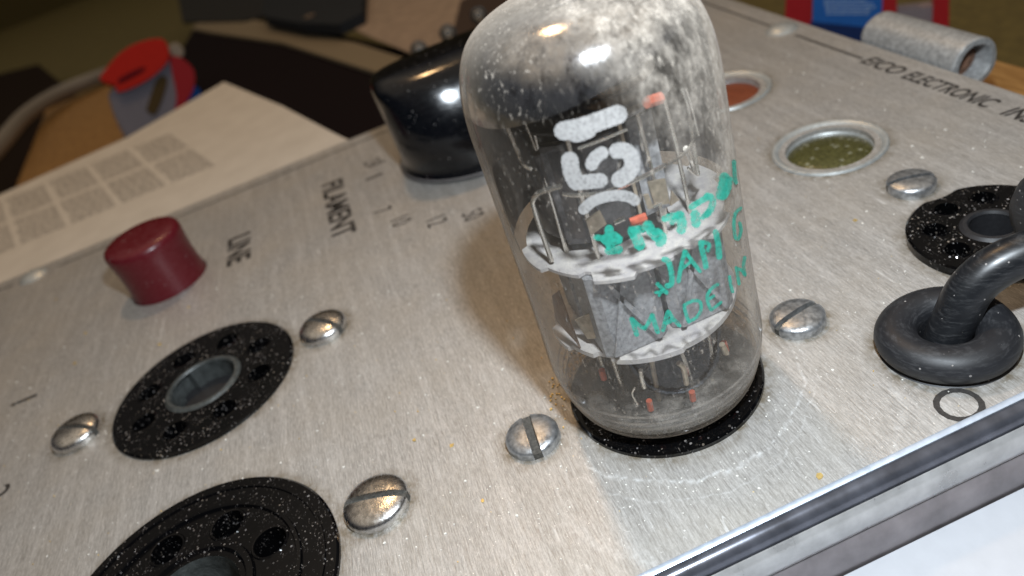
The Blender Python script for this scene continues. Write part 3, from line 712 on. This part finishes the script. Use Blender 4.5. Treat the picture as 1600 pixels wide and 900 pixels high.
# dark getter cup and blackened cage standing on the upper mica
b = MB(); b.lathe([(0, 23.6), (4.4, 23.6), (4.9, 24.2), (4.9, 33.0), (4.4, 33.8), (0, 33.8)], (-.6, -2.6, 0), 40)
b.build('getter_cage', mfilm.m, vt)
for x_, y_ in ((5.2, -4.6), (5.8, 1.8), (2.2, -6.6), (4.4, 5.0), (-4, 6), (-4, -6)):
    b = MB(); b.tube([(x_, y_, 22.5), (x_ * .98, y_ * .98, 30), (x_ * .93, y_ * .93, 35.2)], .2, 8); b.build('support_rod', M['wire'], vt)
b = MB(); b.box((4.1, 2.2, 28.8), (.25, 2.4, 9.5)); b.build('upper_plate', M['plate'], vt)
b = MB(); b.box((4.6, -2.0, 28.2), (.25, 3.0, 10.2), Matrix.Rotation(.12, 3, 'Z')); b.build('upper_plate', mdark_, vt)
b = MB(); b.box((3.2, -5.4, 28.6), (.25, 2.2, 10.0), Matrix.Rotation(-.6, 3, 'Z')); b.build('upper_plate', mdark_, vt)
b = MB(); b.box((4.4, .35, 28.5), (.3, .3, 11.0)); b.build('support_rod', M['tan_metal'], vt)
b = MB(); b.prism([(7.3 * math.cos(2 * PI * i / 60) - .2, 7.3 * math.sin(2 * PI * i / 60)) for i in range(60)], 35.0, 35.25); b.build('getter_shield', mdark_, vt)
b = MB(); b.lathe([(3.2, 36.5), (3.6, 36.1), (4.0, 36.5), (3.6, 36.9), (3.2, 36.5)], (1, 1.5, 0), 40); b.build('getter_ring', M['tan_metal'], vt)
b = MB(); b.tube([(3.2, 3, 22.6), (3.4, 3.4, 30), (2.8, 2.8, 36.4)], .25, 8); b.build('support_wire', M['wire'], vt)
# lead wires below the lower mica, and dark pins
for k in range(9):
    a = 2 * PI * (k + .5) / 10 + 1.75; b = MB(); jx, jy = random.uniform(-.8, .8), random.uniform(-.8, .8)
    b.tube([(5.95 * math.cos(a), 5.95 * math.sin(a), 3.4), (5.9 * math.cos(a) + jx * .3, 5.9 * math.sin(a) + jy * .3, 7), (5.2 * math.cos(a) + jx, 5.2 * math.sin(a) + jy, 12.3)], .26, 8)
    b.build('lead_wire', M['wire'] if k % 3 else M['tan_metal'], vt)
    b = MB(); b.lathe([(0, 3.3), (1.15, 3.3), (.9, 4.2), (.45, 5.2), (0, 5.4)], (5.95 * math.cos(a), 5.95 * math.sin(a), 0), 16); b.build('pin_seal', mbase.m, vt)
    b = MB(); b.tube([(5.95 * math.cos(a), 5.95 * math.sin(a), 1.8), (5.95 * math.cos(a), 5.95 * math.sin(a), -4)], .5, 8); b.build('pin', M['contact'], vt)
wirep([(992, 606), (988, 616), (996, 632)], 9.4, .1); wirep([(1060, 567), (1068, 575), (1073, 600)], 8.0, .28, 'tan_metal', 'lead_wire')
wirep([(1001, 578), (1003, 592), (1007, 606)], 8.6, .22, 'wire', 'lead_wire'); wirep([(1128, 538), (1135, 552)], 8.6, .3, 'tan_metal', 'lead_wire')
for q in ((944, 592, 940, 578), (1017, 640, 1014, 626), (1083, 625, 1081, 612), (1135, 548, 1131, 535)):
    wirep([(q[2], q[3]), (q[0], q[1])], 7.6, .33, 'copper', 'red_reflection_bit')  # short red wires stand in for reflections in the lower glass

# ---- printing on the glass: strokes laid on the outside of the bulb
def strokes(name, lines, mat, rad=11.2, jag=.12, label=None):
    b = MB(); gain = 1.08 if mat is M['green_ink'] else .9
    for pts, wpx in lines:
        wpx = wpx * gain
        Q = smooth_path([Vector((x, y, 0)) for x, y in pts], 10) if len(pts) > 2 else [Vector((pts[0][0] + (pts[1][0] - pts[0][0]) * i / 20, pts[0][1] + (pts[1][1] - pts[0][1]) * i / 20, 0)) for i in range(21)]
        hw = wpx / 2; d0 = (Q[0] - Q[1]).normalized() * hw * .8; d1 = (Q[-1] - Q[-2]).normalized() * hw * .8
        Q = [Q[0] + d0 * k / 6 for k in range(6, 0, -1)] + Q + [Q[-1] + d1 * k / 6 for k in range(1, 7)]
        # even spacing
        cum = [0.]
        for a_, b_ in zip(Q, Q[1:]): cum.append(cum[-1] + (b_ - a_).length)
        n = max(8, int(cum[-1] / 1.4)); P = []; j_ = 0
        for i in range(n + 1):
            t_ = cum[-1] * i / n
            while j_ < len(Q) - 2 and cum[j_ + 1] < t_: j_ += 1
            P.append(Q[j_].lerp(Q[j_ + 1], (t_ - cum[j_]) / max(cum[j_ + 1] - cum[j_], 1e-6)))
        L, R_ = [], []; n = len(P); tot = cum[-1]; p1, p2 = random.random() * 6, random.random() * 6
        for i, p in enumerate(P):
            t = (P[min(i + 1, n - 1)] - P[max(i - 1, 0)]).normalized(); nn_ = Vector((-t.y, t.x, 0))
            dd = min(i, n - 1 - i) * tot / (n - 1); e = 1 if dd >= hw else max(.12, 1 - (1 - dd / hw) ** 2) ** .5
            w1 = 1 + jag * (math.sin(i * 1.1 + p1) * .5 + random.uniform(-.7, .7)); w2 = 1 + jag * (math.sin(i * 1.3 + p2) * .5 + random.uniform(-.7, .7))
            L.append(p + nn_ * hw * e * w1); R_.append(p - nn_ * hw * e * w2)
        ring = [P[0]] + L + [P[-1]] + R_[::-1]
        def lift(q, r): return on_tube(q.x, q.y, r)
        vs = [lift(q, rad) for q in ring]; m_ = len(L)
        fs = [(0, 1, 2 * m_ + 1)] + [(1 + i, 2 + i, 2 * m_ - i, 2 * m_ + 1 - i) for i in range(m_ - 1)] + [(m_, m_ + 1, m_ + 2)]
        b.add(vs, fs, False)
    o = b.build(name, mat, vt)
    if label: o['label'] = label
    return o
white = [([(878, 205), (905, 200), (935, 190), (968, 178)], 33), ([(880, 206), (900, 216), (925, 208)], 14),
         ([(890, 248), (893, 268), (900, 284)], 30), ([(898, 286), (920, 284), (940, 282)], 26), ([(942, 238), (930, 247), (924, 258)], 23),
         ([(962, 236), (978, 236), (988, 250), (984, 268), (966, 282)], 28),
         ([(911, 328), (928, 314), (955, 306), (980, 307), (993, 314)], 19)]
strokes('white_print', white, M['white_ink'], 11.17, .05, 'worn white type number printed sideways on the glass')
green = [  # worn maker line
    ([(931, 371), (944, 372)], 9), ([(952, 357), (952, 378), (956, 392)], 13), ([(945, 374), (966, 374)], 16), ([(950, 392), (968, 390)], 12), ([(960, 366), (968, 376)], 10),
    ([(990, 362), (996, 374), (1000, 384)], 17), ([(986, 360), (1003, 358)], 12), ([(1012, 350), (1018, 362), (1028, 372)], 14), ([(1026, 362), (1036, 372), (1030, 380)], 13),
    ([(1038, 342), (1050, 338), (1064, 336)], 10), ([(1062, 335), (1066, 350), (1064, 360)], 14), ([(1056, 338), (1050, 348)], 8),
    ([(1080, 324), (1092, 316), (1106, 308)], 9), ([(1104, 306), (1113, 310), (1112, 324), (1104, 336)], 10), ([(1086, 334), (1088, 350)], 14), ([(1108, 330), (1098, 340)], 8),
    ([(1132, 276), (1130, 290), (1126, 306)], 15), ([(1140, 280), (1136, 296), (1130, 308)], 11), ([(1147, 252), (1148, 272), (1150, 286)], 6),
    # JAN
    ([(1037, 405), (1045, 410), (1050, 432), (1049, 444), (1042, 447)], 8.5),
    ([(1060, 440), (1064, 418), (1070, 392)], 6.5), ([(1070, 392), (1080, 406), (1094, 424)], 6), ([(1066, 420), (1078, 410)], 4.5),
    ([(1095, 378), (1098, 394), (1102, 410), (1103, 418)], 8), ([(1097, 378), (1108, 382), (1106, 392)], 6),
    ([(1118, 362), (1122, 380), (1124, 402)], 9),
    # 6
    ([(1158, 325), (1149, 334), (1147, 352), (1149, 370), (1154, 373), (1158, 360), (1156, 348)], 5),
    # star
    ([(1027, 443), (1036, 452), (1042, 458)], 6), ([(1024, 457), (1034, 456), (1042, 455)], 4.5), ([(1030, 462), (1034, 452)], 4.5),
    # MADE IN
    ([(987, 498), (991, 510), (995, 523)], 7.5), ([(987, 498), (998, 508), (1008, 514)], 6), ([(1008, 513), (1014, 503), (1019, 492)], 6), ([(1019, 492), (1024, 508), (1028, 519)], 7),
    ([(1036, 516), (1040, 500), (1044, 487)], 6.5), ([(1045, 487), (1052, 498), (1062, 509)], 6), ([(1040, 505), (1050, 500)], 7),
    ([(1069, 477), (1072, 490), (1076, 503)], 5.5), ([(1070, 476), (1084, 470), (1094, 472), (1095, 485), (1088, 496), (1076, 503)], 5),
    ([(1122, 444), (1111, 452), (1105, 464), (1108, 478), (1112, 485)], 5), ([(1107, 468), (1116, 462)], 4.5), ([(1112, 484), (1120, 478), (1127, 472)], 4.5),
    ([(1140, 432), (1142, 445), (1145, 456)], 5), ([(1151, 418), (1153, 432), (1155, 444)], 5), ([(1150, 418), (1158, 422), (1164, 430)], 4.5), ([(1164, 430), (1162, 415), (1164, 402)], 5)]
def green_part(first, n, lb=None):
    strokes('green_print', green[first:first + n], M['green_ink'], 11.2, .10, lb); return first + n
k_ = 0
for n_, lb in ((1, None), (4, None), (2, None), (2, None), (3, None), (5, None), (2, None), (1, None), (1, 'green letter J'), (3, 'green letter A of JAN'), (2, 'green letter N of JAN'), (1, None), (1, 'green figure 6'), (3, 'small green star'),
               (4, 'green letter M'), (3, 'green letter A of MADE'), (2, 'green letter D'), (3, 'green letter E'), (1, 'green letter I'), (99, 'green letter N at the edge')):
    k_ = green_part(k_, n_, lb)

# ================================================================== surroundings
def poly(pix, z): return [at(x, y, z) for x, y in pix]
mdesk = simple('olive_brown_desk_cover', (.15, .118, .036), .8, 0, .3, 3, .25)
b = MB(); b.box((-600, 0, -72), (2600, 2600, 2)); o = b.build('desk', mdesk); o['kind'] = 'structure'
b = MB(); b.box((-1500, 0, 300), (20, 3000, 760)); o = b.build('back_wall', simple('olive_wall', (.15, .115, .036), .8)); o['kind'] = 'structure'
# white sheet in front
b = MB(); b.box((99, 10, -8.2), (150, 260, .4)); tag(b.build('paper_sheet', simple('white_paper', (.49, .50, .53), .7, 0, .08, 6, .03)), 'bright white sheet of paper below the front trim of the tester', 'paper')
b = MB(); b.box((99, 10, -40), (150, 262, 62)); tag(b.build('paper_pad', simple('pad_edge', (.55, .53, .5), .8)), 'thick pad under the bright white sheet at the lower right corner', 'pad')
# printed sheet
mp = NT('cream_paper'); v_ = mp.coords(); mp.principled(mp.ramp(mp.noise(v_, 1.2, 3), [(.3, (.62, .57, .50)), (.7, (.70, .65, .575))]), .8)
sheet = thing('printed_chart', 'cream sheet with a faint printed table lying along the left edge of the panel', 'paper sheet', at(300, 250, -4))
b = MB(); b.slab(poly([(350, 128), (440, 165), (524, 209), (600, 245), (560, 300), (120, 520), (-300, 700), (-420, 520), (-100, 352), (0, 304), (200, 214)], -4), .5); b.build('sheet', mp.m, sheet)
mpr = NT('grey_printed_rows'); v_ = mpr.coords((1, 1, 1), (0, 0, 0)); nz = mpr.noise(mpr.coords((2, 12, 1)), 4, 3, .7)
mpr.principled(mpr.ramp(nz, [(.40, (.20, .18, .16)), (.60, (.42, .38, .33))]), .8)
b = MB()
def cell(u0, u1, v0, v1):
    # table in the sheet's own frame: u along panel edge, v away from it
    A = at(352, 262, -4); U = (at(20, 398, -4) - A); V = (at(268, 205, -4) - A)
    return [A + U * a_ + V * c_ for a_, c_ in ((u0, v0), (u1, v0), (u1, v1), (u0, v1))]
random.seed(5)
for i in range(7):
    for j in range(2):
        for r_ in range(10):
            u0 = .02 + i * .24; v0 = .10 + j * .47 + r_ * .042; u = u0
            while u < u0 + .2:
                du = random.uniform(.012, .05)
                q = cell(u, min(u + du, u0 + .21), v0, v0 + .022); b.add([p + Vector((0, 0, .03)) for p in q], [(0, 1, 2, 3)], False); u += du + .007
b.build('printed_table', mpr.m, sheet)
# wood block, cable, tube of glue etc. beyond the sheet
mw = NT('yellow_brown_wood'); v_ = mw.coords((1, 6, 1)); n_ = mw.noise(v_, 1.2, 5, .6); mw.principled(mw.ramp(n_, [(.3, (.25, .12, .03)), (.7, (.48, .27, .09))]), .5)
b = MB(); b.slab(poly([(10, 330), (72, 172), (168, 128), (196, 190), (230, 230), (330, 300)], -34), 37.5)
blk = tag(b.build('wood_block', mw.m), 'yellow brown wooden board lying behind the printed sheet', 'wooden board')
b = MB(); q = at(130, 252, -33.6)
b.lathe([(0, .2), (7, .2), (7.4, 0)], q, 24); b.lathe([(0, .2), (5.5, .2), (6, 0)], at(175, 238, -33.6), 24); b.build('dark_hole', M['ink'], blk)
b = MB(); b.slab(poly([(-80, 420), (-60, 130), (60, 100), (120, 150), (74, 170), (8, 338)], -50), 21)
tag(b.build('dark_box', simple('dark_brown_box', (.02, .012, .008), .9, 0, 0, 20, .15, Specular__IOR__Level=.1)), 'dark brown box at the left edge under the grey cable', 'box')
b = MB(); b.tube(smooth_path([at(-60, 290, -20), at(0, 226, -22), at(40, 180, -24), at(90, 147, -26), (at(150, 122, -28)), at(190, 108, -32)], 6), 4.2, 14)
tag(b.build('grey_cable', simple('grey_cable_plastic', (.28, .25, .21), .5)), 'thick grey cable running up from the left edge to the red capped bottle', 'cable')
# squeeze bottle with red lid: rounded moulded pieces standing on the lower board, broad side to the viewer
def facing(p0):
    fdv = (CAMP - p0).normalized()
    def onp(px, py, off=0.):
        r = RIGHT * (px - 800) + DOWN * (py - 450) + FWD * FPX
        return CAMP + r * (((p0 + fdv * off) - CAMP).dot(fdv) / r.dot(fdv))
    return fdv, onp
c0 = at(235, 222, -33.4); can = thing('glue_bottle', 'blurred grey bottle with a red lid, brown mark and blue corner', 'bottle', c0)
bf, onb = facing(c0)
def pillow(pix, off, th, name, mat, par, bev=.4):
    P = smooth_path([Vector((x, y, 0)) for x, y in pix] + [Vector((pix[0][0], pix[0][1], 0))], 4)[:-1]
    b = MB(); b.slab([onb(p.x, p.y, off) for p in P], th, -bf); o = b.build(name, mat, par, 80)
    m_ = o.modifiers.new('round', 'BEVEL'); m_.width = bev; m_.segments = 4; m_.limit_method = 'ANGLE'; return o
body = pillow([(168, 146), (180, 185), (205, 228), (240, 245), (275, 215), (292, 160), (285, 118), (262, 92), (215, 110)], 0, 16, 'bottle_body', simple('blue_grey_label', (.24, .24, .29), .75, 0, 0, 20, .15, Specular__IOR__Level=.12), can)
pillow([(155, 122), (182, 88), (212, 68), (250, 60), (263, 74), (262, 96), (238, 120), (205, 138), (184, 144), (180, 134), (162, 128)], 3, 20, 'red_lid', simple('bright_red_plastic', (.62, .03, .02), .75, 0, 0, 20, .15, Specular__IOR__Level=.12), can, .3)
pillow([(264, 86), (286, 92), (304, 112), (302, 140), (286, 168), (272, 184), (276, 150), (270, 118)], 2, 12, 'red_handle', simple('red_spout_plastic', (.42, .03, .04), .75, 0, 0, 20, .15, Specular__IOR__Level=.12), can, .2)
pillow([(184, 124), (205, 112), (226, 104), (222, 112), (200, 124), (186, 130)], 3.4, .8, 'lid_slot', simple('deep_red_fold', (.14, .008, .015), .75, 0, 0, 20, .15, Specular__IOR__Level=.12), can, .02)
pillow([(274, 158), (300, 132), (318, 150), (322, 178), (300, 210), (276, 205)], 1, 10, 'blue_corner', simple('blue_label', (.01, .07, .30), .75, 0, 0, 20, .15, Specular__IOR__Level=.12), can, .2)
pillow([(228, 172), (246, 122), (262, 126), (244, 178)], .6, .6, 'brown_mark', simple('brown_print', (.10, .07, .03), .75, 0, 0, 20, .15, Specular__IOR__Level=.12), can, .02)
pillow([(262, 72), (276, 66), (288, 78), (284, 90), (268, 86)], 0, 6, 'pale_stopper', simple('pale_stopper', (.32, .27, .2), .5), can, .2)
# dark case with pale card edge
b = MB(); b.slab(poly([(285, 75), (318, 20), (450, 35), (640, 80), (660, 230), (560, 262), (345, 160), (270, 190)], -26), 44)
tag(b.build('dark_case', simple('dark_plum_case', (.010, .006, .007), .9, 0, 0, 20, .15, Specular__IOR__Level=.1)), 'large near black case behind the sheet and left of the black knob', 'case')
b = MB(); b.slab(poly([(300, 44), (322, 22), (350, 20), (450, 42), (560, 68), (660, 100), (660, 135), (560, 104), (440, 66), (330, 50)], -24), 1.6)
tag(b.build('card_edge', simple('pale_cardboard', (.24, .19, .12), .8)), 'pale strip of cardboard running along the top of the dark case', 'cardboard')
b = MB(); b.slab(poly([(285, 34), (272, -40), (430, -50), (424, 22), (380, 32)], -23), 1.4)
tag(b.build('black_pouch', simple('black_cloth', (.008, .008, .008), .7)), 'black object in the top left against the olive wall', 'pouch')
dv = thing('grey_device', 'dark slate grey device with one round socket at the top edge', 'device', at(480, 20, -16))
b = MB(); b.slab(poly([(408, 18), (420, -30), (570, -40), (566, 20), (530, 38), (470, 36), (414, 26)], -16), 5); b.build('body', simple('slate_plastic', (.03, .034, .04), .8, 0, 0, 20, .15, Specular__IOR__Level=.1), dv)
b = MB(); b.lathe([(3.0, 0), (3.0, .5), (2.3, .6), (1.9, 0)], at(484, 26, -15.9), 24); b.build('round_socket', simple('worn_ring', (.25, .18, .13), .4, .5), dv)
b = MB(); b.slab(poly([(528, 34), (560, 8), (640, -50), (830, -60), (850, 60), (760, 110), (690, 122), (640, 82), (585, 60)], -21), .4)
tag(b.build('pink_paper', simple('pinkish_paper', (.36, .27, .20), .8, 0, 0, 2, .2)), 'pinkish cream sheet of paper behind the black knob', 'paper sheet')
b = MB(); b.slab(poly([(700, 80), (720, 0), (830, -40), (900, 60), (800, 140), (700, 130), (640, 110)], -18), 2.2)
tag(b.build('brown_block', simple('dark_brown_block', (.05, .028, .018), .6)), 'dark brown block hidden behind the tube and the black knob', 'block')
for i, (px, py, lab) in enumerate(((655, 78, 'dark round terminal post nearest the black knob, lowest of three'), (700, 52, 'dark round terminal post in the middle of the row of three'), (748, 24, 'dark round terminal post half behind the tube, highest of three'))):
    c = at(px, py, -8); t = thing('terminal_post', lab, 'terminal', (c.x, c.y, -18), 'terminal posts behind the black knob')
    d = (CAMP - c).normalized(); qt = Vector((0, 0, 1)).rotation_difference(d).to_matrix()
    b = MB(); b.lathe([(0, -2), (2.8, -2), (2.9, 0), (2.7, .4), (2.0, .5), (1.7, .2), (1.0, .3), (0, .3)], c, 32, qt)
    b.build('head', simple('dark_bronze', (.045, .035, .025), .35, .5), t)
    b = MB(); b.tube([c + Vector((0, 0, -2)), (c.x, c.y, -18)], 1.2, 10); b.build('stem', M['brownfilm'], t)
    b = MB(); b.lathe([(1.6, .45), (1.35, .6), (1.1, .45)], c, 24, qt); b.build('metal_eye', M['tan_metal'], t)
# blue and red pack, upper right
pc = at(1350, 90, -40)
pk = thing('blue_red_pack', 'bright blue pack with white print held in a red plastic frame at the top right', 'package', pc)
yy = pc.y + 24
# its face turned to the viewer: a vertical board through pc
fd = (CAMP - pc); fd.z = 0; fd.normalize(); sd = Vector((-fd.y, fd.x, 0))
def onface(px, py, off=0.):
    r = RIGHT * (px - 800) + DOWN * (py - 450) + FWD * FPX
    p0 = pc + fd * off; t = (p0 - CAMP).dot(fd) / r.dot(fd); return CAMP + r * t
def board(pix, off, th, name, mat, par=pk):
    b = MB(); b.slab([onface(x, y, off) for x, y in pix], th, -fd); return b.build(name, mat, par)
mr = simple('red_plastic_frame', (.50, .02, .025), .4)
lab_ = board([(1272, -60), (1380, -60), (1378, 60), (1372, 100), (1268, 90)], 0, 5, 'label_panel', simple('bright_blue_card', (.02, .15, .52), .5))
board([(1266, 34), (1380, 46), (1380, 100), (1266, 100)], .4, .3, 'dark_blue_band', simple('navy_card', (.008, .03, .13), .5), lab_)
board([(1232, -60), (1271, -60), (1266, 100), (1222, 90)], -1, 6, 'red_frame', mr)
board([(1381, -60), (1402, -60), (1400, 100), (1376, 100)], .5, 6, 'red_frame', mr)
board([(1462, -60), (1484, -60), (1482, 110), (1454, 110)], .5, 6, 'red_frame', mr)
board([(1402, 16), (1461, 10), (1458, 110), (1400, 110)], -1.5, 4, 'grey_insert', simple('pale_mauve_plastic', (.30, .25, .26), .5))
b = MB()
random.seed(3)
for k, py in enumerate((1, 6, 11, 16, 21)):
    x = 1286 + random.uniform(0, 6)
    while x < 1362 - abs(k - 2) * 4:
        ww = random.uniform(4, 10); b.slab([onface(x, py + 1.6, .3), onface(x + ww, py + .9, .3), onface(x + ww, py - .8, .3), onface(x, py - .1, .3)], .2, -fd); x += ww + 2
b.build('white_print', simple('white_print_ink', (.45, .60, .75), .6), lab_)
# wooden strip beyond the far edge
b = MB(); b.slab([at(1475, 92, -14), at(1530, 88, -14), at(1680, 128, -14), at(1680, 240, -14), at(1560, 170, -14)], 12)
tag(b.build('wood_strip', mw.m), 'orange brown wooden strip behind the hinge at the right edge', 'wooden strip')

# ---- loose dust, brass filings and lint on the panel
random.seed(21)
b = MB()
def clear(x, y):
    for cx, cy, r in HOLES:
        if math.hypot(x - cx, y - cy) < r + .5: return False
    return True
def fleck(x, y, s, h=.12):
    n = random.randint(4, 6); a0 = random.random() * 6; pts = [(x + s * random.uniform(.6, 1.2) * math.cos(a0 + 2 * PI * i / n), y + s * random.uniform(.5, 1.1) * math.sin(a0 + 2 * PI * i / n)) for i in range(n)]
    b.prism(pts, .02, .02 + h)
for k in range(1100):
    x = random.uniform(-70, 20); y = random.uniform(-95, 60)
    if clear(x, y): fleck(x, y, abs(random.gauss(.05, .07)) + .03, .06)
for k in range(90):
    a = random.gauss(0, 1.4); r = 12 + abs(random.gauss(0, 3)); x, y = r * math.cos(a), r * math.sin(a)
    if clear(x, y): fleck(x, y, random.uniform(.04, .12), .06)
tag(b.build('pale_dust', simple('pale_dust', (.80, .78, .72), .7)), 'fine pale dust scattered over the aluminium panel', 'dust', None, 'stuff')
b = MB()
for px, py in ((755, 783), (1281, 745), (88, 468), (250, 538), (134, 521), (117, 568), (648, 688), (295, 480), (1283, 497), (706, 697), (1337, 345)):
    p = at(px, py, 0)
    if clear(p.x, p.y): fleck(p.x, p.y, random.uniform(.22, .42), .12)
for k in range(150):
    a = random.gauss(-2.6, .35); r = 11.3 + abs(random.gauss(0, 1.6)); fleck(r * math.cos(a), r * math.sin(a), random.uniform(.06, .2), .15)
for k in range(60):
    x = random.uniform(-60, 20); y = random.uniform(-90, 50)
    if clear(x, y): fleck(x, y, random.uniform(.05, .14), .08)
tag(b.build('brass_filings', simple('brass_filing', (.80, .58, .22), .35, .6)), 'small brass coloured crumbs strewn on the panel beside the tube', 'filings', None, 'stuff')
